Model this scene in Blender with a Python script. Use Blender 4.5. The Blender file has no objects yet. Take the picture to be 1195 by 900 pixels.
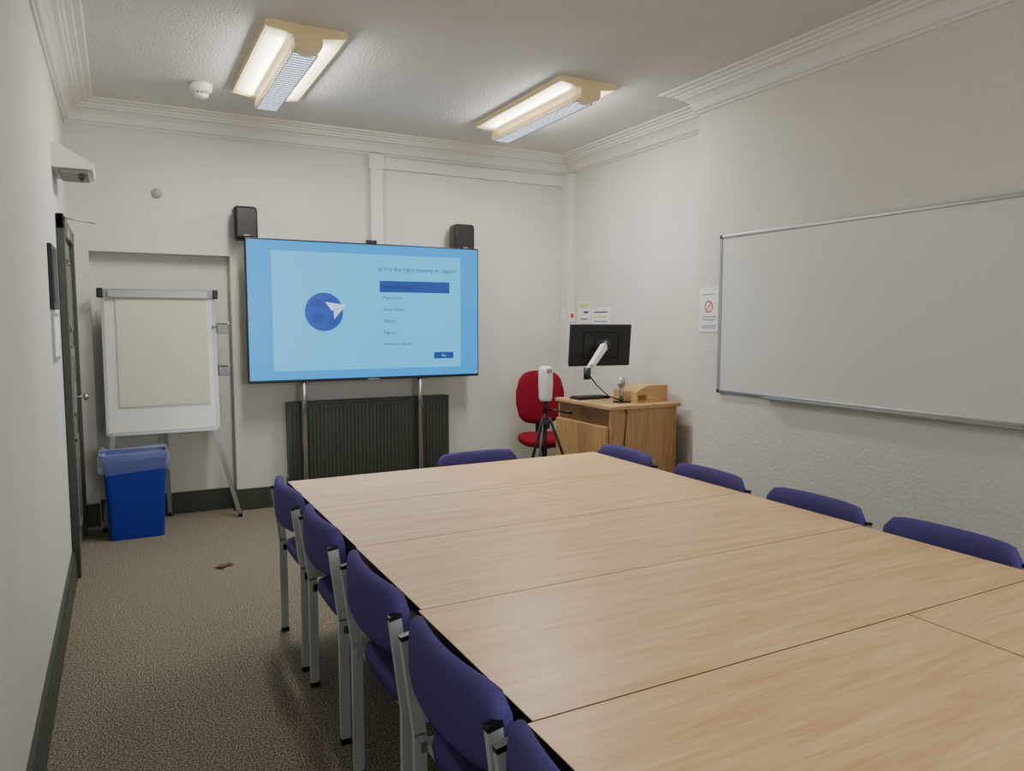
import bpy, bmesh, math, random
from mathutils import Vector, Matrix
random.seed(4)
S=bpy.context.scene
COL=S.collection
# ---------------------------------------------------------------- materials
def srgb(r,g,b):
    def f(c):
        c/=255.0
        return c/12.92 if c<=0.04045 else ((c+0.055)/1.055)**2.4
    return (f(r),f(g),f(b),1)
def mat(name,col,rough=0.6,metal=0.0,emis=None,estr=0,noise=0,nscale=5,bump=0,bscale=100,spec=0.5,bdist=0.01):
    m=bpy.data.materials.new(name);m.use_nodes=True
    nt=m.node_tree;b=nt.nodes['Principled BSDF']
    b.inputs['Base Color'].default_value=col
    b.inputs['Roughness'].default_value=rough
    b.inputs['Metallic'].default_value=metal
    b.inputs['Specular IOR Level'].default_value=spec
    if emis:
        b.inputs['Emission Color'].default_value=emis
        b.inputs['Emission Strength'].default_value=estr
    tc=nt.nodes.new('ShaderNodeTexCoord')
    if noise:
        n=nt.nodes.new('ShaderNodeTexNoise');n.inputs['Scale'].default_value=nscale;n.inputs['Detail'].default_value=5
        nt.links.new(tc.outputs['Object'],n.inputs['Vector'])
        r=nt.nodes.new('ShaderNodeValToRGB')
        r.color_ramp.elements[0].position=.3;r.color_ramp.elements[1].position=.7
        r.color_ramp.elements[0].color=tuple(c*(1-noise) for c in col[:3])+(1,)
        r.color_ramp.elements[1].color=tuple(min(1,c*(1+noise)) for c in col[:3])+(1,)
        nt.links.new(n.outputs['Fac'],r.inputs['Fac']);nt.links.new(r.outputs['Color'],b.inputs['Base Color'])
    if bump:
        n2=nt.nodes.new('ShaderNodeTexNoise');n2.inputs['Scale'].default_value=bscale;n2.inputs['Detail'].default_value=3
        nt.links.new(tc.outputs['Object'],n2.inputs['Vector'])
        bp=nt.nodes.new('ShaderNodeBump');bp.inputs['Strength'].default_value=bump;bp.inputs['Distance'].default_value=bdist
        nt.links.new(n2.outputs['Fac'],bp.inputs['Height']);nt.links.new(bp.outputs['Normal'],b.inputs['Normal'])
    return m
def wood(name,c1,c2,axis='X',rough=0.35,scale=1.0):
    m=bpy.data.materials.new(name);m.use_nodes=True
    nt=m.node_tree;b=nt.nodes['Principled BSDF'];b.inputs['Roughness'].default_value=rough
    tc=nt.nodes.new('ShaderNodeTexCoord');mp=nt.nodes.new('ShaderNodeMapping')
    s=[14*scale,14*scale,14*scale];s['XYZ'.index(axis)]=1.1*scale
    mp.inputs['Scale'].default_value=s
    nt.links.new(tc.outputs['Object'],mp.inputs['Vector'])
    n=nt.nodes.new('ShaderNodeTexNoise');n.inputs['Scale'].default_value=2.2;n.inputs['Detail'].default_value=7;n.inputs['Distortion'].default_value=.6
    nt.links.new(mp.outputs['Vector'],n.inputs['Vector'])
    mp2=nt.nodes.new('ShaderNodeMapping');s2=[90*scale]*3;s2['XYZ'.index(axis)]=5*scale
    mp2.inputs['Scale'].default_value=s2;nt.links.new(tc.outputs['Object'],mp2.inputs['Vector'])
    n2=nt.nodes.new('ShaderNodeTexNoise');n2.inputs['Scale'].default_value=2;n2.inputs['Detail'].default_value=2
    nt.links.new(mp2.outputs['Vector'],n2.inputs['Vector'])
    ad=nt.nodes.new('ShaderNodeMath');ad.operation='MULTIPLY_ADD';ad.inputs[1].default_value=.35
    nt.links.new(n2.outputs['Fac'],ad.inputs[0])
    mu=nt.nodes.new('ShaderNodeMath');mu.operation='MULTIPLY';mu.inputs[1].default_value=.65
    nt.links.new(n.outputs['Fac'],mu.inputs[0]);nt.links.new(mu.outputs[0],ad.inputs[2])
    r=nt.nodes.new('ShaderNodeValToRGB')
    r.color_ramp.elements[0].position=.34;r.color_ramp.elements[1].position=.66
    r.color_ramp.elements[0].color=c1;r.color_ramp.elements[1].color=c2
    nt.links.new(ad.outputs[0],r.inputs['Fac']);nt.links.new(r.outputs['Color'],b.inputs['Base Color'])
    return m
def carpet():
    m=bpy.data.materials.new('carpet');m.use_nodes=True
    nt=m.node_tree;b=nt.nodes['Principled BSDF'];b.inputs['Roughness'].default_value=.97;b.inputs['Specular IOR Level'].default_value=.1
    tc=nt.nodes.new('ShaderNodeTexCoord')
    n=nt.nodes.new('ShaderNodeTexNoise');n.inputs['Scale'].default_value=165;n.inputs['Detail'].default_value=4
    nt.links.new(tc.outputs['Object'],n.inputs['Vector'])
    r=nt.nodes.new('ShaderNodeValToRGB')
    e=r.color_ramp.elements
    e[0].position=.36;e[0].color=srgb(70,65,57);e[1].position=.64;e[1].color=srgb(178,170,154)
    x=e.new(.5);x.color=srgb(114,107,95)
    nt.links.new(n.outputs['Fac'],r.inputs['Fac']);nt.links.new(r.outputs['Color'],b.inputs['Base Color'])
    bp=nt.nodes.new('ShaderNodeBump');bp.inputs['Strength'].default_value=.4;bp.inputs['Distance'].default_value=.003
    nt.links.new(n.outputs['Fac'],bp.inputs['Height']);nt.links.new(bp.outputs['Normal'],b.inputs['Normal'])
    return m
M_wall=mat('wall_paint',srgb(210,208,202),.85,noise=.05,nscale=1.3,bump=.2,bscale=55,spec=.2)
M_wallr=mat('wall_paint_rough',srgb(209,206,198),.85,noise=.04,nscale=1.3,bump=.5,bscale=60,spec=.2)
M_ceil=mat('ceiling_textured_paint',srgb(206,205,203),.9,noise=.05,nscale=1.1,bump=.7,bscale=65,spec=.15,bdist=.012)
M_trimw=mat('plaster_white',srgb(214,212,207),.6)
M_green=mat('dark_green_gloss',srgb(62,70,60),.4,noise=.08,nscale=6)
M_doorp=mat('door_paint',srgb(128,132,120),.45)
M_carpet=carpet()
M_table=wood('beech_laminate',srgb(230,180,124),srgb(255,220,168),'X',.36)
M_tedge=mat('table_edge',srgb(36,28,22),.6)
M_oak=wood('oak_veneer',srgb(172,134,88),srgb(204,168,118),'X',.4,1.5)
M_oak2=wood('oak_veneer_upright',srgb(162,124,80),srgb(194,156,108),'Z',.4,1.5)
M_oakd=wood('oak_veneer_dark',srgb(96,66,38),srgb(120,86,54),'X',.45,1.5)
M_purple=mat('purple_fabric',srgb(86,78,134),.95,noise=.16,nscale=220,bump=.3,bscale=400,spec=.1,bdist=.002)
M_purple2=mat('purple_fabric_seat',srgb(80,66,120),.95,noise=.14,nscale=220,bump=.3,bscale=400,spec=.1,bdist=.002)
M_frame=mat('grey_painted_steel',srgb(196,201,200),.4,metal=.1)
M_black=mat('black_plastic',srgb(22,22,24),.4)
M_dark=mat('dark_grey_plastic',srgb(40,42,48),.45)
M_chrome=mat('chrome',srgb(200,200,200),.18,metal=1)
M_alu=mat('aluminium',srgb(165,168,168),.35,metal=.7)
M_white=mat('white_plastic',srgb(226,225,220),.4)
M_wb=mat('whiteboard_surface',srgb(209,209,203),.22)
M_paper=mat('flipchart_paper',srgb(202,200,182),.9,noise=.02,nscale=3)
M_paperw=mat('paper_white',srgb(226,228,232),.9)
M_red=mat('red_fabric',srgb(130,22,44),.9,noise=.12,nscale=200,spec=.15)
M_blue=mat('blue_plastic',srgb(16,44,160),.4)
M_grey=mat('grey_plastic',srgb(140,142,140),.5)
M_cream=mat('cream_plastic',srgb(218,200,152),.4,emis=srgb(255,230,170),estr=.05)  # slight emission makes the fitting's housing look lit by its lamp
M_wing=mat('lit_diffuser_wing',srgb(250,242,210),.5,emis=(1,.90,.60,1),estr=.72)
M_louv=mat('lit_louvre',srgb(235,240,250),.4,emis=(.84,.92,1,1),estr=1.9)
M_blade=mat('louvre_blade',srgb(150,165,190),.35)
M_leaf=mat('brown_leaf',srgb(104,70,40),.7)
M_signy=mat('sign_yellow',srgb(205,196,130),.8)
M_signr=mat('sign_red',srgb(200,50,60),.8)
M_ink=mat('ink_grey',srgb(70,74,90),.8)
M_purp=mat('ink_purple',srgb(140,120,160),.8)
def emit(name,c,s):
    m=bpy.data.materials.new(name);m.use_nodes=True;nt=m.node_tree
    b=nt.nodes['Principled BSDF'];b.inputs['Base Color'].default_value=(0.01,0.01,0.01,1);b.inputs['Roughness'].default_value=.3
    b.inputs['Emission Color'].default_value=c;b.inputs['Emission Strength'].default_value=s
    return m
M_scr=emit('screen_blue',(0.0,.37,.94,1),1.05)
M_dlg=emit('screen_dialog',(0.08,.58,1.0,1),1.15)
M_hl=emit('screen_highlight',(0.0,.06,.34,1),1.0)
M_globe=emit('screen_globe',(0.0,.065,.50,1),1.0)
M_globe2=emit('screen_globe_land',(0.0,.045,.38,1),1)
M_plane=emit('screen_white',srgb(205,235,255),1.1)
M_txt=emit('screen_text',(0.0,.03,.12,1),.8)
M_liner=bpy.data.materials.new('bin_liner_film');M_liner.use_nodes=True
_b=M_liner.node_tree.nodes['Principled BSDF'];_b.inputs['Base Color'].default_value=srgb(190,205,230);_b.inputs['Alpha'].default_value=.22;_b.inputs['Roughness'].default_value=.15
# ---------------------------------------------------------------- builder
class B:
    def __init__(s):
        s.bm=bmesh.new();s.mats=[]
    def mi(s,m):
        if m not in s.mats:s.mats.append(m)
        return s.mats.index(m)
    def box(s,x0,x1,y0,y1,z0,z1,m,bev=0,seg=2,M=None,smooth=False):
        tb=bmesh.new();bmesh.ops.create_cube(tb,size=1)
        for v in tb.verts:
            v.co=Vector(((x0+x1)/2+v.co.x*(x1-x0),(y0+y1)/2+v.co.y*(y1-y0),(z0+z1)/2+v.co.z*(z1-z0)))
        if bev:bmesh.ops.bevel(tb,geom=tb.edges[:],offset=bev,segments=seg,profile=.5,affect='EDGES')
        s.merge(tb,m,M,smooth)
    def merge(s,tb,m,M=None,smooth=False):
        i=s.mi(m);mp={}
        for v in tb.verts:
            c=v.co.copy()
            if M:c=M@c
            mp[v]=s.bm.verts.new(c)
        for f in tb.faces:
            nf=s.bm.faces.new([mp[v] for v in f.verts]);nf.material_index=i;nf.smooth=smooth
        tb.free()
    def loft(s,loops,m,caps=True,smooth=True,closed=True):
        i=s.mi(m);vs=[[s.bm.verts.new(p) for p in l] for l in loops];n=len(loops[0])
        for a,b in zip(vs,vs[1:]):
            for k in range(n if closed else n-1):
                f=s.bm.faces.new([a[k],a[(k+1)%n],b[(k+1)%n],b[k]]);f.material_index=i;f.smooth=smooth
        if caps:
            for l in (vs[0][::-1],vs[-1]):
                f=s.bm.faces.new(l);f.material_index=i
    def cyl(s,p0,p1,r,m,seg=16,r2=None):
        p0=Vector(p0);p1=Vector(p1);d=(p1-p0).normalized()
        a=d.orthogonal().normalized();b=d.cross(a)
        if r2 is None:r2=r
        L=lambda p,rr:[p+rr*(math.cos(2*math.pi*k/seg)*a+math.sin(2*math.pi*k/seg)*b) for k in range(seg)]
        s.loft([L(p0,r),L(p1,r2)],m)
    def lathe(s,c,prof,m,seg=24,ax='Z'):
        loops=[]
        for r,z in prof:
            l=[]
            for k in range(seg):
                t=2*math.pi*k/seg
                if ax=='Z':l.append(Vector(c)+Vector((r*math.cos(t),r*math.sin(t),z)))
                elif ax=='Y':l.append(Vector(c)+Vector((r*math.cos(t),z,r*math.sin(t))))
                else:l.append(Vector(c)+Vector((z,r*math.cos(t),r*math.sin(t))))
            loops.append(l)
        s.loft(loops,m)
    def bar(s,p0,p1,w,h,m,up=(0,1,0)):
        p0=Vector(p0);p1=Vector(p1);d=(p1-p0).normalized();a=Vector(up)
        a=(a-d*a.dot(d)).normalized();b=d.cross(a)
        L=lambda p:[p+a*w/2+b*h/2,p-a*w/2+b*h/2,p-a*w/2-b*h/2,p+a*w/2-b*h/2]
        s.loft([L(p0),L(p1)],m,smooth=False)
    def tube(s,pts,r,m,seg=10):
        for a,b in zip(pts,pts[1:]):s.cyl(a,b,r,m,seg)
    def poly(s,pts,m):
        f=s.bm.faces.new([s.bm.verts.new(p) for p in pts]);f.material_index=s.mi(m)
    def prism(s,pts,vec,m):
        a=[Vector(p) for p in pts];v=Vector(vec)
        s.loft([a,[p+v for p in a]],m,smooth=False)
    def out(s,name,loc=(0,0,0),rz=0,parent=None):
        bmesh.ops.recalc_face_normals(s.bm,faces=s.bm.faces[:])
        me=bpy.data.meshes.new(name);s.bm.to_mesh(me);s.bm.free()
        for m in s.mats:me.materials.append(m)
        o=bpy.data.objects.new(name,me);COL.objects.link(o);o.location=loc;o.rotation_euler[2]=rz
        if parent:o.parent=parent
        return o
def dup(o,loc,rz=0):
    n=bpy.data.objects.new(o.name,o.data);COL.objects.link(n);n.location=loc;n.rotation_euler[2]=rz
    return n
# ---------------------------------------------------------------- room dims
XL=-.30;XR=3.88;XB=3.53;YB=6.2;YE=3.97;YF=-2.2;ZC=3.06
b=B();b.box(XL-.1,XR+.4,YF-.1,YB+.4,-.1,0,M_carpet);b.out('floor')
b=B();b.box(XL-.1,XR+.4,YF-.1,YB+.4,ZC,ZC+.1,M_ceil);b.out('ceiling')
b=B();b.box(XL-.2,XL,YF-.1,YB+.4,0,ZC,M_wall);b.out('wall_left')
b=B()
b.box(XL,-.18,YB,YB+.3,0,ZC,M_wall);b.box(.78,XR+.2,YB,YB+.3,0,ZC,M_wall)
b.box(-.18,.78,YB,YB+.3,2.02,ZC,M_wall);b.box(-.18,.78,YB+.12,YB+.3,0,2.02,M_wall);b.out('wall_back')
b=B();b.box(XR,XR+.3,YE,YB,0,ZC,M_wall);b.out('wall_right')
b=B();b.box(XB,XR+.3,YF-.1,YE,0,ZC,M_wallr);b.out('wall_chimney_breast')
b=B()
b.box(XL,.35,YF-.2,YF,0,ZC,M_wall);b.box(2.75,XB,YF-.2,YF,0,ZC,M_wall)
b.box(.35,2.75,YF-.2,YF,0,.85,M_wall);b.box(.35,2.75,YF-.2,YF,2.6,ZC,M_wall);b.out('wall_front')
b=B()
for x in (.35,1.13,1.93,2.69):b.box(x,x+.06,YF-.13,YF-.05,.85,2.6,M_white)
for z in (.85,1.7,2.54):b.box(.35,2.75,YF-.13,YF-.05,z,z+.06,M_white)
b.out('window_1')
# cornice sweep
path=[(XL,YF),(XL,YB),(XR,YB),(XR,YE),(XB,YE),(XB,YF)]
prof=[(0,-.15),(.012,-.15),(.016,-.135),(.03,-.13),(.034,-.118),(.045,-.085),(.07,-.06),(.095,-.052),(.10,-.04),(.115,-.036),(.12,-.024),(.15,-.02),(.155,-.012),(.19,-.010),(.195,0),(0,0)]
loops=[]
for i,p in enumerate(path):
    P=Vector(p);ns=[]
    if i>0:
        d=(P-Vector(path[i-1])).normalized();ns.append(Vector((d.y,-d.x)))
    if i<len(path)-1:
        d=(Vector(path[i+1])-P).normalized();ns.append(Vector((d.y,-d.x)))
    if len(ns)==2:
        n=ns[0]+ns[1] if abs(ns[0].dot(ns[1]))<.5 else ns[0]
    else:n=ns[0]
    loops.append([Vector((P.x+n.x*o,P.y+n.y*o,ZC+z)) for o,z in prof])
b=B();b.loft(loops,M_trimw,smooth=False);b.out('trim_cornice')
# baseboards
def skirt(name,boxes):
    b=B()
    for (x0,x1,y0,y1,nx,ny) in boxes:
        b.box(x0,x1,y0,y1,0,.14,M_green)
        b.box(x0+(.006 if nx<0 else 0),x1-(.006 if nx>0 else 0),y0+(.006 if ny<0 else 0),y1,.14,.17,M_green)
    b.out(name)
skirt('baseboard_left',[(XL,XL+.022,YF,4.93,1,0)])
skirt('baseboard_back',[(.78,XR,YB-.022,YB,0,-1),(-.18,.78,YB+.098,YB+.12,0,-1),(XL+.03,-.18,YB-.022,YB,0,-1),(.76,.78,YB-.022,YB+.1,-1,0)])
skirt('baseboard_right',[(XB-.022,XB,YF,YE,-1,0),(XR-.022,XR,YE,YB-.2,-1,0)])
# door
b=B()
y0,y1=4.95,6.02;z1=2.12
b.box(XL,XL+.04,y0,y0+.09,0,z1,M_green,.006);b.box(XL,XL+.04,y1-.09,y1,0,z1,M_green,.006);b.box(XL,XL+.04,y0,y1,z1-.09,z1,M_green,.006)
b.box(XL,XL+.012,y0+.09,y1-.09,0.01,z1-.09,M_doorp)
for (a,c) in ((.15,.75),(.9,1.35),(1.45,1.9)):
    for (u,v) in ((y0+.18,y0+.48),(y0+.58,y1-.18)):
        b.box(XL+.008,XL+.022,u,v,a,a+.02,M_doorp);b.box(XL+.008,XL+.022,u,v,c-.02,c,M_doorp)
        b.box(XL+.008,XL+.022,u,u+.02,a,c,M_doorp);b.box(XL+.008,XL+.022,v-.02,v,a,c,M_doorp)
b.box(XL+.01,XL+.02,5.76,5.84,.92,1.1,M_alu);b.cyl((XL+.02,5.8,1.0),(XL+.06,5.8,1.0),.008,M_alu);b.lathe((XL+.06,5.8,1.0),[(.001,0),(.022,.004),(.026,.015),(.018,.03),(.001,.034)],M_chrome,16,'X')
b.box(XL+.01,XL+.05,5.08,5.16,1.3,1.35,M_alu,.004)
b.box(XL+.012,XL+.05,5.1,5.3,2.0,2.05,M_grey,.005)
b.cyl((XL+.04,5.0,2.1),(XL+.19,5.12,2.09),.005,M_alu)
b.out('door_1',(.001,0,0))
# wall pictures
b=B();b.box(XL,XL+.02,4.28,4.6,1.57,1.89,M_black,.004);b.box(XL+.019,XL+.022,4.31,4.57,1.6,1.86,M_dark);b.out('picture_frame')
b=B();b.box(XL,XL+.012,4.3,4.62,1.31,1.55,M_alu);b.box(XL+.01,XL+.014,4.32,4.6,1.33,1.53,M_paperw);b.out('wall_notice_frame')
# wall unit above door
b=B()
b.prism([(XL,4.86,2.36),(XL+.20,4.86,2.36),(XL+.205,4.86,2.39),(XL+.03,4.86,2.49),(XL,4.86,2.49)],(0,.42,0),M_white)
b.box(XL+.03,XL+.18,4.9,5.2,2.335,2.362,M_grey,.01);b.cyl((XL+.14,4.90,2.325),(XL+.14,5.04,2.325),.016,M_dark)
b.out('wall_heater')
# blanking disc
b=B();b.lathe((.28,YB,2.46),[(.001,-.022),(.02,-.022),(.024,-.012),(.036,-.01),(.038,0)],mat('beige_plastic',srgb(170,162,148),.5),24,'Y');b.out('wall_sensor')
# trunking
b=B();b.box(1.905,2.01,YB-.05,YB,2.0,ZC-.15,M_trimw,.004);b.box(2.01,XR-.08,YB-.03,YB,2.80,2.895,M_trimw,.004)
b.box(1.895,2.02,YB-.055,YB,2.79,2.91,M_trimw,.003);b.out('trim_trunking')
b=B();b.box(XR-.085,XR,YB-.15,YB,0,ZC-.15,M_trimw,.004)
b.box(XR-.09,XR-.083,YB-.10,YB-.02,1.53,1.62,M_white);b.box(XR-.075,XR-.01,YB-.158,YB-.15,1.51,1.62,M_white,.003);b.box(XR-.06,XR-.03,YB-.162,YB-.156,1.55,1.59,M_signr)
for z in (1.1,1.23,1.36):b.box(XR-.075,XR-.01,YB-.158,YB-.15,z,z+.08,M_white,.003)
b.out('trim_pipe_boxing')
# ---------------------------------------------------------------- radiator
b=B();x0,x1=1.18,2.56
b.box(x0,x1,YB-.10,YB-.085,.2,.86,M_green,.004);b.box(x0,x1,YB-.06,YB-.045,.2,.86,M_green,.004)
b.box(x0,x1,YB-.105,YB-.04,.83,.862,M_green,.006)
n=42
for i in range(n):
    x=x0+.02+(x1-x0-.04)*(i+.5)/n
    b.box(x-.009,x+.009,YB-.112,YB-.098,.23,.81,M_green,.004)
b.box(x0-.012,x0+.004,YB-.11,YB-.04,.2,.86,M_green);b.box(x1-.004,x1+.012,YB-.11,YB-.04,.2,.86,M_green)
for x in (x0+.2,x1-.2):b.box(x-.02,x+.02,YB-.05,YB-.001,.3,.7,M_green)
b.cyl((x1+.02,YB-.075,0),(x1+.02,YB-.075,.25),.009,M_green);b.cyl((x0-.02,YB-.075,0),(x0-.02,YB-.075,.25),.009,M_green);b.cyl((x0-.02,YB-.075,.25),(x0,YB-.075,.25),.012,M_alu);b.cyl((x1+.02,YB-.075,.25),(x1,YB-.075,.25),.012,M_alu)
b.out('radiator')
# ---------------------------------------------------------------- television
b=B();T0,T1,Z0,Z1=.85,2.79,1.035,2.143;Y=5.92
b.box(T0,T1,Y,Y+.05,Z0,Z1,M_black,.006);b.box(T0+.2,T1-.2,Y+.05,Y+.09,Z0+.15,Z1-.3,M_black,.01)
b.box(T0+.012,T1-.012,Y-.002,Y+.001,Z0+.022,Z1-.012,M_scr)
b.box(1.78,1.88,Y-.004,Y+.002,Z0+.003,Z0+.012,M_grey)
f=Y-.0035
def rect(xa,xb,za,zb,m,yy):b.poly([(xa,yy,za),(xb,yy,za),(xb,yy,zb),(xa,yy,zb)],m)
rect(1.04,2.615,1.125,2.055,M_dlg,f)
rect(1.894,2.513,1.752,1.845,M_hl,f-.001)
rect(2.365,2.545,1.197,1.252,M_hl,f-.001)
cx,cz,R=1.436,1.587,.152
b.poly([(cx+R*math.cos(t*math.pi/24),f-.001,cz+R*math.sin(t*math.pi/24)) for t in range(48)],M_globe)
for (dx,dz,r,e) in ((-.055,.065,.055,.6),(-.05,-.05,.05,.9),(.06,-.08,.035,.7),(.04,.09,.03,.6)):
    b.poly([(cx+dx+r*math.cos(t*math.pi/8),f-.0015,cz+dz+r*e*math.sin(t*math.pi/8)) for t in range(16)],M_globe2)
b.poly([(cx+.01,f-.003,cz+.08),(cx+.175,f-.003,cz+.055),(cx+.06,f-.003,cz+.01)],M_plane)
b.poly([(cx+.075,f-.0035,cz+.012),(cx+.175,f-.0035,cz+.055),(cx+.08,f-.0035,cz-.055)],M_plane)
# stand
for x in (1.29,2.28):
    b.cyl((x,Y+.115,.02),(x,Y+.115,1.75),.025,M_chrome,20)
    b.box(x-.04,x+.04,Y-.1,Y+.14,0.0,.03,M_black,.008)
b.box(1.2,2.4,Y+.085,Y+.1,1.5,1.6,M_black)
tv=b.out('television')
def text(s,x,z,size,m=M_txt,y=f-.002,par=tv,rot=(math.pi/2,0,0),nm='screen_text'):
    c=bpy.data.curves.new(nm,'FONT');c.body=s;c.size=size;c.materials.append(m)
    o=bpy.data.objects.new(nm,c);COL.objects.link(o);o.location=(x,y,z);o.rotation_euler=rot;o.parent=par
text('Is this the right country or region?',1.885,1.925,.050)
text('United Kingdom',1.92,1.784,.040)
for s,z in (('Afghanistan',1.695),('Aland Islands',1.60),('Albania',1.505),('Algeria',1.41),('American Samoa',1.315)):text(s,1.92,z,.036)
text('Yes',2.435,1.215,.026,M_plane)
b=B();b.box(1.79,1.88,Y+.0,Y+.03,Z1,Z1+.028,M_black,.006);b.lathe((1.835,Y,Z1+.014),[(.001,-.004),(.009,-.004),(.01,.002)],M_dark,12,'Y');b.out('webcam')
def speaker(x0,x1,z0,z1):
    b=B();xc=(x0+x1)/2
    b.box(x0,x1,5.98,6.14,z0,z1,M_black,.03,4,smooth=True);b.box(x0+.02,x1-.02,5.977,5.985,z0+.02,z1-.02,M_black,.004)
    b.box(xc-.03,xc+.03,6.13,YB-.001,z0+.06,z0+.16,M_black);b.box(xc-.02,xc+.02,5.974,5.978,z0+.03,z0+.038,M_grey)
    return b.out('loudspeaker')
speaker(.79,.965,2.13,2.385);speaker(2.60,2.79,2.12,2.36)
# ---------------------------------------------------------------- flipchart
b=B()
def fy(z):return 5.985+(z-.7)*.09
def board(x0,x1,z0,z1,off,th,m):
    b.prism([(x0,fy(z0)-off,z0),(x1,fy(z0)-off,z0),(x1,fy(z1)-off,z1),(x0,fy(z1)-off,z1)],(0,th,0),m)
board(-.11,.64,.70,1.72,0,.02,M_wb)
for a in ((-.115,-.095,.69,1.72),(.625,.645,.69,1.72),(-.115,.645,.69,.71)):board(a[0],a[1],a[2],a[3],.006,.03,M_alu)
board(-.13,.66,1.69,1.745,.02,.05,M_grey);board(-.07,.59,1.685,1.735,.032,.02,M_alu)
b.box(-.14,-.1,6.04,6.1,1.68,1.75,M_black,.006);b.box(.63,.665,6.04,6.1,1.68,1.75,M_black,.006)
board(-.02,.585,.90,1.685,.012,.01,M_paper);board(-.025,.588,.893,1.685,.009,.008,M_paperw)
board(-.08,.60,.70,.715,.05,.05,M_alu)
for z in (1.10,1.42):
    b.box(.65,.73,6.0,6.06,z,z+.085,M_grey,.006);b.box(.66,.735,6.0,6.07,z+.07,z+.085,M_alu)
    b.bar((.62,6.05,z+.05),(.68,6.03,z+.05),.02,.02,M_alu)
b.bar((.60,6.01,.72),(.77,5.99,0.01),.022,.032,M_alu);b.bar((-.07,6.01,.72),(-.15,5.99,0.01),.022,.032,M_alu)
b.bar((.26,6.04,1.2),(.29,6.27,0.01),.03,.022,M_alu,(1,0,0));b.bar((.26,6.04,1.3),(.26,6.02,.7),.03,.02,M_alu,(1,0,0))
for x,y in ((.77,5.99),(-.15,5.99),(.29,6.27)):b.cyl((x,y,0),(x,y,.03),.018,M_black)
b.out('flipchart_easel')
# ---------------------------------------------------------------- bin
b=B()
def rr(x0,x1,y0,y1,z,r=.03,n=5):
    L=[]
    for cx,cy,a0 in ((x1-r,y1-r,0),(x0+r,y1-r,90),(x0+r,y0+r,180),(x1-r,y0+r,270)):
        for k in range(n):
            a=math.radians(a0+90*k/(n-1));L.append(Vector((cx+r*math.cos(a),cy+r*math.sin(a),z)))
    return L
b.loft([rr(-.115,.225,5.70,5.90,0),rr(-.145,.25,5.68,5.925,.56),rr(-.155,.26,5.67,5.935,.56),rr(-.155,.26,5.67,5.935,.60),rr(-.148,.252,5.677,5.928,.60),rr(-.11,.22,5.70,5.90,.02)],M_blue,True,False)
def ruff(z,o,amp,sd):
    random.seed(sd);base=rr(-.155-o,.26+o,5.67-o,5.935+o,z,.035,12);c=Vector((.05,5.8,z));L=[]
    for k,p in enumerate(base):
        d=(p-c).normalized();L.append(p+d*random.uniform(-amp,amp)*.5+Vector((0,0,random.uniform(-amp,amp))))
    return L
b.loft([ruff(.48,.010,.018,1),ruff(.52,.014,.014,2),ruff(.57,.016,.010,5),ruff(.615,.008,.012,3),ruff(.60,-.012,.006,6),ruff(.5,-.02,.004,8)],M_liner,False,False)
b.out('recycling_bin')
# leaf
b=B()
for (x,y,a,l) in ((.50,4.77,.3,.10),(.54,4.78,-.4,.06),(.49,4.74,2.5,.05)):
    d=Vector((math.cos(a),math.sin(a),0));n=Vector((-d.y,d.x,0));p=Vector((x,y,.006))
    b.prism([p-d*l/2,p+n*l*.22+Vector((0,0,.008)),p+d*l/2,p-n*l*.2],(0,0,.004),M_leaf)
b.out('dry_leaf')
# ---------------------------------------------------------------- lectern
b=B();x0,x1,ya,yb=3.15,3.76,4.42,5.16
b.box(x0,x1,ya,yb,.06,.865,M_oak2);b.box(x0+.03,x1-.03,ya+.03,yb-.03,0,.06,M_black)
b.box(x0-.02,x1+.025,ya-.025,yb+.02,.865,.892,M_oak,.004)
b.box(x0-.004,x0,ya+.03,yb-.03,.74,.85,M_oakd,0)
b.box(x0-.035,x0-.004,ya+.02,yb-.02,.1,.735,M_oak2,.003);b.cyl((x0-.05,ya+.09,.55),(x0-.03,ya+.09,.55),.01,M_chrome)
b.box(x0+.02,x1-.02,ya-.004,ya,.1,.84,M_oak2)
b.cyl((x0+.12,ya-.006,.87),(x0+.12,ya-.03,.84),.006,M_black);b.tube([(x0+.12,ya-.03,.84),(x0+.10,ya-.025,.6),(x0+.12,ya-.02,.35),(x0+.09,ya-.02,.1)],.004,M_black)
lect=b.out('lectern')
b=B();b.prism([(3.45,4.52,.893),(3.75,4.52,.893),(3.75,4.52,1.02),(3.55,4.52,1.02),(3.455,4.52,.975)],(0,.3,0),M_oak)
b.box(3.47,3.54,4.51,4.52,.91,.95,M_oakd);b.out('control_panel_box')
b=B();b.box(3.18,3.48,4.90,5.04,.893,.909,M_black,.004)
for i in range(11):
    for j in range(4):b.box(3.19+i*.0255,3.211+i*.0255,4.91+j*.031,4.936+j*.031,.909,.916,M_dark)
b.out('keyboard')
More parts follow.
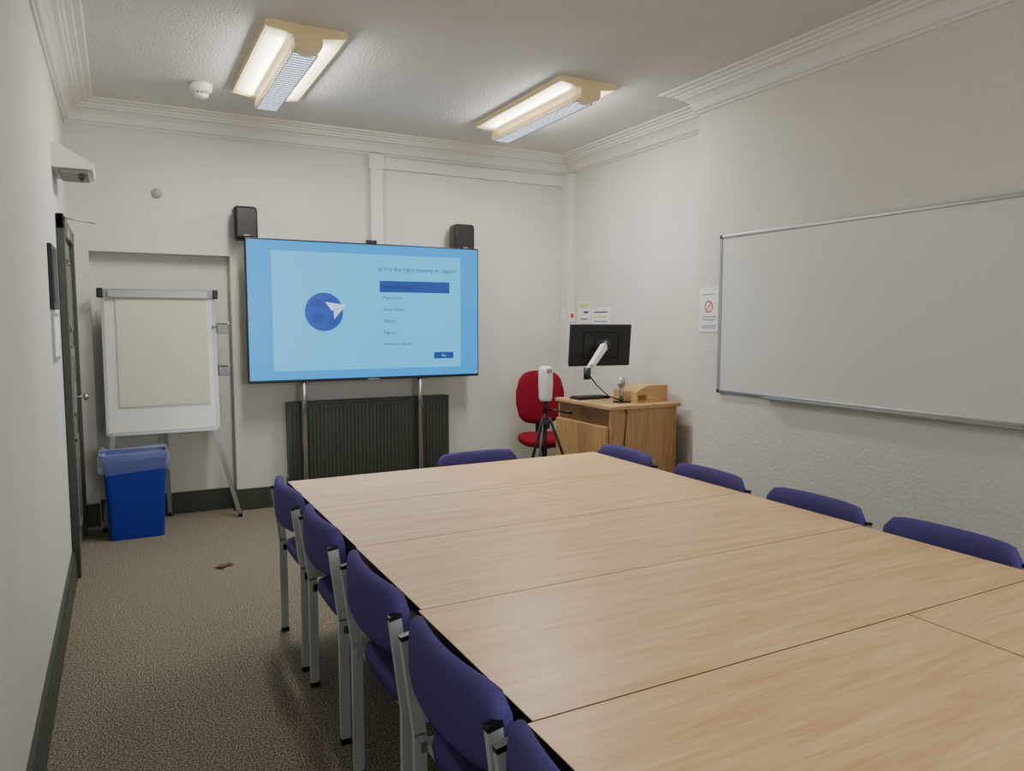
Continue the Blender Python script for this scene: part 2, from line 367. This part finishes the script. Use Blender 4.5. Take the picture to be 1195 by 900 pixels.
# monitor + arm
b=B()
Mx=Matrix.Translation((3.35,4.86,1.325))@Matrix.Rotation(math.radians(-8),4,'Z')@Matrix.Rotation(math.radians(6),4,'X')
b.box(-.265,.265,-.012,.02,-.165,.165,M_black,.008,2,Mx);b.box(-.15,.15,-.022,-.012,-.1,.1,M_black,.01,2,Mx);b.box(-.255,.255,.02,.022,-.15,.157,M_dark,0,2,Mx)
b.box(-.05,.05,-.042,-.02,-.05,.05,M_dark,.004,2,Mx)
b.box(-.04,.04,-.014,-.0115,.125,.138,M_dark,0,2,Mx)
e=Vector((3.36,4.79,1.33));elb=Vector((3.11,4.68,1.115));base=Vector((3.385,4.62,1.05))
b.cyl(e,e+Vector((0,.05,0)),.02,M_alu);b.lathe(e,[(.001,-.03),(.026,-.03),(.03,0),(.026,.03),(.001,.03)],M_dark,16)
b.bar(elb+Vector((0,0,.02)),e,.035,.04,M_white);b.bar(elb+Vector((.03,-.005,.06)),e+Vector((-.03,-.01,-.0)),.045,.03,M_white)
b.cyl(elb+Vector((0,0,-.04)),elb+Vector((0,0,.05)),.028,M_dark)
b.bar(elb+Vector((0,0,-.02)),base,.045,.035,M_white);b.cyl(base+Vector((0,0,-.03)),base+Vector((0,0,.03)),.028,M_alu)
b.cyl((base.x,base.y,.9),base,.018,M_alu);b.box(base.x-.05,base.x+.05,base.y-.06,base.y+.04,.893,.903,M_black,.003)
b.tube([elb+Vector((0,-.02,0)),elb+Vector((.05,-.05,-.08)),(3.25,4.6,.95),(3.36,4.58,.91)],.005,M_black)
b.out('computer_monitor')
# speakerphone/camera on tripod
b=B();c=Vector((2.77,4.72,0))
pr=[(.001,1.182),(.03,1.182),(.045,1.175),(.052,1.155),(.054,1.05),(.05,.95),(.042,.925),(.001,.92)]
b.lathe(c,pr[::-1],M_white,28);b.box(c.x-.022,c.x+.022,c.y-.056,c.y-.048,1.135,1.165,M_grey,.004)
b.cyl(c+Vector((0,0,.84)),c+Vector((0,0,.925)),.018,M_black);b.cyl(c+Vector((0,0,.35)),c+Vector((0,0,.86)),.012,M_black)
b.cyl(c+Vector((0,0,.72)),c+Vector((0,0,.78)),.032,M_black)
b.cyl(c+Vector((.02,0,.86)),c+Vector((.19,-.05,.83)),.007,M_black);b.cyl(c+Vector((.14,-.035,.84)),c+Vector((.2,-.052,.828)),.012,M_black)
for a in (100,220,340):
    a=math.radians(a);d=Vector((math.cos(a),math.sin(a),0))
    b.cyl(c+d*.03+Vector((0,0,.80)),c+d*.32+Vector((0,0,.01)),.011,M_black,10);b.cyl(c+d*.01+Vector((0,0,.4)),c+d*.17+Vector((0,0,.4)),.005,M_black,8)
b.out('conference_camera_tripod')
# ---------------------------------------------------------------- red office chair
b=B()
def padloops(w,z0,z1,t,xc,curve,nn=14,ex=2.6):
    L=[]
    for i in range(nn+1):
        s_=-1+2*i/nn;k=max(.02,(1-abs(s_)**ex))**(1/ex)
        yy=s_*w/2;zc=(z0+z1)/2;hh=(z1-z0)/2*k;tt=t/2*(.35+.65*k)
        x=xc-curve*(1-s_*s_);loop=[]
        for q in range(16):
            a=2*math.pi*q/16;ca,sa=math.cos(a),math.sin(a)
            loop.append(Vector((x+tt*math.copysign(abs(ca)**.6,ca),yy,zc+hh*math.copysign(abs(sa)**.7,sa))))
        L.append(loop)
    return L
b.loft(padloops(.44,.58,1.07,.07,-.20,.04,16,3),M_red)
sl=[]
for z,k in ((.44,.86),(.455,.97),(.48,1),(.505,.97),(.52,.85)):
    sl.append([Vector((.03+.235*k*math.copysign(abs(math.cos(a))**.6,math.cos(a)),.235*k*math.copysign(abs(math.sin(a))**.6,math.sin(a)),z)) for a in [2*math.pi*q/32 for q in range(32)]])
b.loft(sl,M_red)
b.box(-.27,-.235,-.03,.03,.42,.95,M_black,.006);b.box(-.26,.1,-.03,.03,.405,.435,M_black,.006);b.box(-.12,.15,-.12,.12,.42,.442,M_black)
b.cyl((0,0,.1),(0,0,.42),.025,M_black)
for k in range(5):
    a=2*math.pi*k/5+.3;d=Vector((math.cos(a),math.sin(a),0))
    b.bar(Vector((0,0,.11)),d*.26+Vector((0,0,.08)),.045,.03,M_black,(-d.y,d.x,0))
    n_=Vector((-d.y,d.x,0));b.cyl(d*.26-n_*.022+Vector((0,0,.03)),d*.26+n_*.022+Vector((0,0,.03)),.03,M_black)
    b.cyl(d*.26+Vector((0,0,.03)),d*.26+Vector((0,0,.09)),.01,M_black)
b.out('office_chair',(3.29,5.62,0),math.radians(-108))
# ---------------------------------------------------------------- meeting chairs
def chair():
    b=B()
    w=.235
    b.loft(padloops(.475,.595,.785,.05,-.205,.035,18,7),M_purple)
    sl=[]
    for z,k in ((.425,.93),(.435,.985),(.455,1),(.472,.98),(.48,.90)):
        sl.append([Vector((.01+.215*k*math.copysign(abs(math.cos(a))**.35,math.cos(a)),.215*k*math.copysign(abs(math.sin(a))**.35,math.sin(a)),z)) for a in [2*math.pi*(q+.5)/40 for q in range(40)]])
    b.loft(sl,M_purple2)
    for s_ in (-1,1):
        y=s_*w
        b.bar((-.20,y,0.008),(-.20,y,.46),.018,.034,M_frame)
        b.bar((-.20,y,.455),(-.232,y,.715),.018,.034,M_frame)
        b.bar((-.231,y,.713),(-.233,y,.725),.02,.036,M_black)
        b.bar((.20,y,0.008),(.20,y,.435),.018,.03,M_frame)
        b.bar((-.20,y,.42),(.215,y,.43),.018,.03,M_frame)
        for x in (-.20,.20):b.box(x-.018,x+.018,y-.012,y+.012,0,.02,M_black)
        b.box(-.22,-.195,min(y,y-s_*.03),max(y,y-s_*.03),.66,.69,M_frame)
    for x in (-.17,.18):b.bar((x,-w,.415),(x,w,.415),.02,.02,M_frame,(1,0,0))
    return b.out('meeting_chair',(0,0,0))
c0=chair();c0.location=(.857,3.39,0)
for x,y in ((.857,2.76),(.847,2.08),(.840,1.48),(.825,.93)):dup(c0,(x,y,0),random.uniform(-.02,.02))
for y in (3.41,2.73,2.10,1.53):dup(c0,(2.32,y,0),math.pi)
dup(c0,(1.74,3.505,0),math.radians(-90))
# ---------------------------------------------------------------- tables
def tbl(x0,x1,y0,y1,m=M_table):
    b=B();g=.003
    b.box(x0+g,x1-g,y0+g,y1-g,.7285,.73,M_table)
    b.box(x0+g-.001,x1-g+.001,y0+g-.001,y1-g+.001,.704,.7285,M_tedge)
    lx=(x0+.40,x1-.40) if x1-x0>1 else (x0+.08,x1-.08)
    ly=(y0+.08,y1-.08)
    for x in lx:
        for y in ly:b.cyl((x,y,0),(x,y,.705),.02,M_frame)
        b.box(x-.012,x+.012,y0+.08,y1-.08,.66,.70,M_frame)
    for y in ly:b.box(lx[0],lx[1],y-.012,y+.012,.66,.70,M_frame)
    return b.out('meeting_table')
for a,c,d in ((3.06,3.66,0),(2.46,3.06,0),(1.83,2.46,-.004),(1.20,1.83,-.014)):tbl(.69+d,2.485+d,a,c)
tbl(.662,1.82,.0,1.20);tbl(1.82,2.47,.0,1.20)
# ---------------------------------------------------------------- whiteboard
b=B();xa=XB-.001
b.box(xa-.018,xa,1.30,3.72,1.045,2.065,M_wb)
for a in ((1.30,3.72,2.05,2.068),(1.30,3.72,1.042,1.06),(1.30,1.318,1.042,2.068),(3.702,3.72,1.042,2.068)):b.box(xa-.026,xa,a[0],a[1],a[2],a[3],M_alu,.003)
b.box(xa-.06,xa-.02,1.6,3.3,1.036,1.044,M_alu)
for y in (3.71,1.31):
    for z in (1.05,2.06):b.box(xa-.028,xa,y-.012,y+.012,z-.012,z+.012,M_dark,.004)
b.out('whiteboard')
# notices
b=B();b.box(XB-.004,XB,3.745,3.93,1.44,1.74,M_paperw)
for k in range(24):
    t=2*math.pi*k/24;t2=2*math.pi*(k+1)/24;c=Vector((XB-.006,3.835,1.61))
    p=lambda r,t:c+Vector((0,r*math.cos(t),r*math.sin(t)))
    b.poly([p(.032,t),p(.032,t2),p(.04,t2),p(.04,t)],M_signr)
b.poly([(XB-.0065,3.81,1.632),(XB-.0065,3.815,1.637),(XB-.0065,3.86,1.588),(XB-.0065,3.855,1.583)],M_signr)
for z,w in ((1.69,.05),(1.54,.07),(1.52,.06),(1.48,.07),(1.465,.07)):b.poly([(XB-.006,3.835-w,z),(XB-.006,3.835+w,z),(XB-.006,3.835+w,z+.004),(XB-.006,3.835-w,z+.004)],M_ink)
b.out('no_smoking_notice')
b=B();b.box(XR-.004,XR,5.8,5.99,1.5,1.70,M_paperw);b.box(XR-.005,XR-.003,5.82,5.97,1.64,1.685,M_signy);b.box(XR-.005,XR-.003,5.83,5.96,1.53,1.545,M_purp)
b.box(XR-.006,XR-.004,5.82,5.9,1.59,1.61,M_ink);b.out('wall_poster')
b=B();b.box(XR-.004,XR,5.48,5.76,1.49,1.64,M_paperw)
for i in range(3):
    b.box(XR-.005,XR-.003,5.51,5.73,1.508+i*.042,1.52+i*.042,(M_purp,M_signy,M_ink)[i])
b.out('wall_poster')
# smoke detector
b=B();b.lathe((.53,5.38,ZC),[(.001,-.09),(.03,-.09),(.042,-.08),(.044,-.066)],M_white,28)
b.lathe((.53,5.38,ZC),[(.038,-.068),(.038,-.052)],M_grey,28)
b.lathe((.53,5.38,ZC),[(.05,-.053),(.066,-.045),(.072,-.02),(.072,0)],M_white,28)
for k in range(10):
    a=2*math.pi*k/10;b.box(-.004,.004,-.004,.004,-.07,-.05,M_white,0,2,Matrix.Translation((.53+.043*math.cos(a),5.38+.043*math.sin(a),ZC)))
b.out('smoke_detector')
# ---------------------------------------------------------------- light fittings
def fitting():
    b=B();L=.635;W=.215
    for s_ in (-1,1):
        a=[(s_*W,-.028),(s_*W,-.016),(s_*.05,-.04),(s_*.05,-.052)]
        b.prism([Vector((x,-L,z)) for x,z in a],(0,2*L,0),M_cream)
        def zz(x):return -.028-(W-abs(x))/(W-.05)*.024-.0015
        xs=(s_*(W-.018),s_*.06)
        b.poly([(xs[0],-L+.03,zz(xs[0])),(xs[1],-L+.03,zz(xs[1])),(xs[1],L-.03,zz(xs[1])),(xs[0],L-.03,zz(xs[0]))],M_wing)
        b.box(min(s_*W,s_*(W-.012)),max(s_*W,s_*(W-.012)),-L,L,-.034,0,M_cream,.003)
    for y in (-L,L-.012):
        b.prism([Vector((x,y,z)) for x,z in ((-W,0),(W,0),(W,-.034),(.06,-.056),(-.06,-.056),(-W,-.034))],(0,.012,0),M_cream)
    pr=[(-.062,-.04),(-.072,-.065),(-.074,-.095),(-.068,-.118),(.068,-.118),(.074,-.095),(.072,-.065),(.062,-.04)]
    b.prism([Vector((x,-L-.01,z)) for x,z in pr],(0,2*L+.02,0),M_cream)
    b.box(-.064,.064,-L+.07,L-.02,-.1215,-.117,M_louv)
    n=30
    for i in range(n+1):
        y=-L+.07+(2*L-.09)*i/n;b.box(-.066,.066,y-.004,y+.004,-.1265,-.1214,M_blade)
    for x in (-.067,.067):b.box(x-.003,x+.003,-L+.07,L-.02,-.129,-.117,M_blade)
    pc=[(-.075,-.045)]+[(.075*math.cos(math.pi+math.pi*k/10),-.095+.042*math.sin(math.pi+math.pi*k/10)) for k in range(11)]+[(.075,-.045)]
    b.prism([Vector((x,-L-.02,z)) for x,z in pc],(0,.09,0),M_cream)
    return b.out('ceiling_light')
f1=fitting();f1.location=(.935,4.715,ZC);f2=dup(f1,(2.74,4.76,ZC))
def area(name,loc,rot,sx,sy,p,col):
    l=bpy.data.lights.new(name,'AREA');l.shape='RECTANGLE';l.size=sx;l.size_y=sy;l.energy=p;l.color=col
    o=bpy.data.objects.new(name,l);COL.objects.link(o);o.location=loc;o.rotation_euler=rot;return o
for i,x in enumerate((.935,2.74)):
    area('tube_lamp_down',(x,4.75,ZC-.145),(0,0,0),.12,1.15,31,(1,.975,.92))
    for s_ in (-1,1):
        area('tube_lamp_side',(x+s_*.10,4.75,ZC-.085),(0,math.radians(-105*s_) ,0),.05,1.1,7,(1,.94,.83))
area('window_daylight',(1.75,YF-.02,1.75),(math.radians(90),0,0),1.95,1.65,66,(.96,.985,1))
w=bpy.data.worlds.new('sky');S.world=w;w.use_nodes=True;w.node_tree.nodes['Background'].inputs[0].default_value=(.75,.87,1,1);w.node_tree.nodes['Background'].inputs[1].default_value=1.0
# ---------------------------------------------------------------- camera
cam=bpy.data.cameras.new('camera');cam.sensor_width=36;cam.lens=865/1195*36;cam.clip_start=.02
co=bpy.data.objects.new('camera',cam);COL.objects.link(co);co.location=(0,0,1.5)
th=math.atan(73/865);co.rotation_euler=(math.pi/2-th,0,-math.radians(27.8));S.camera=co
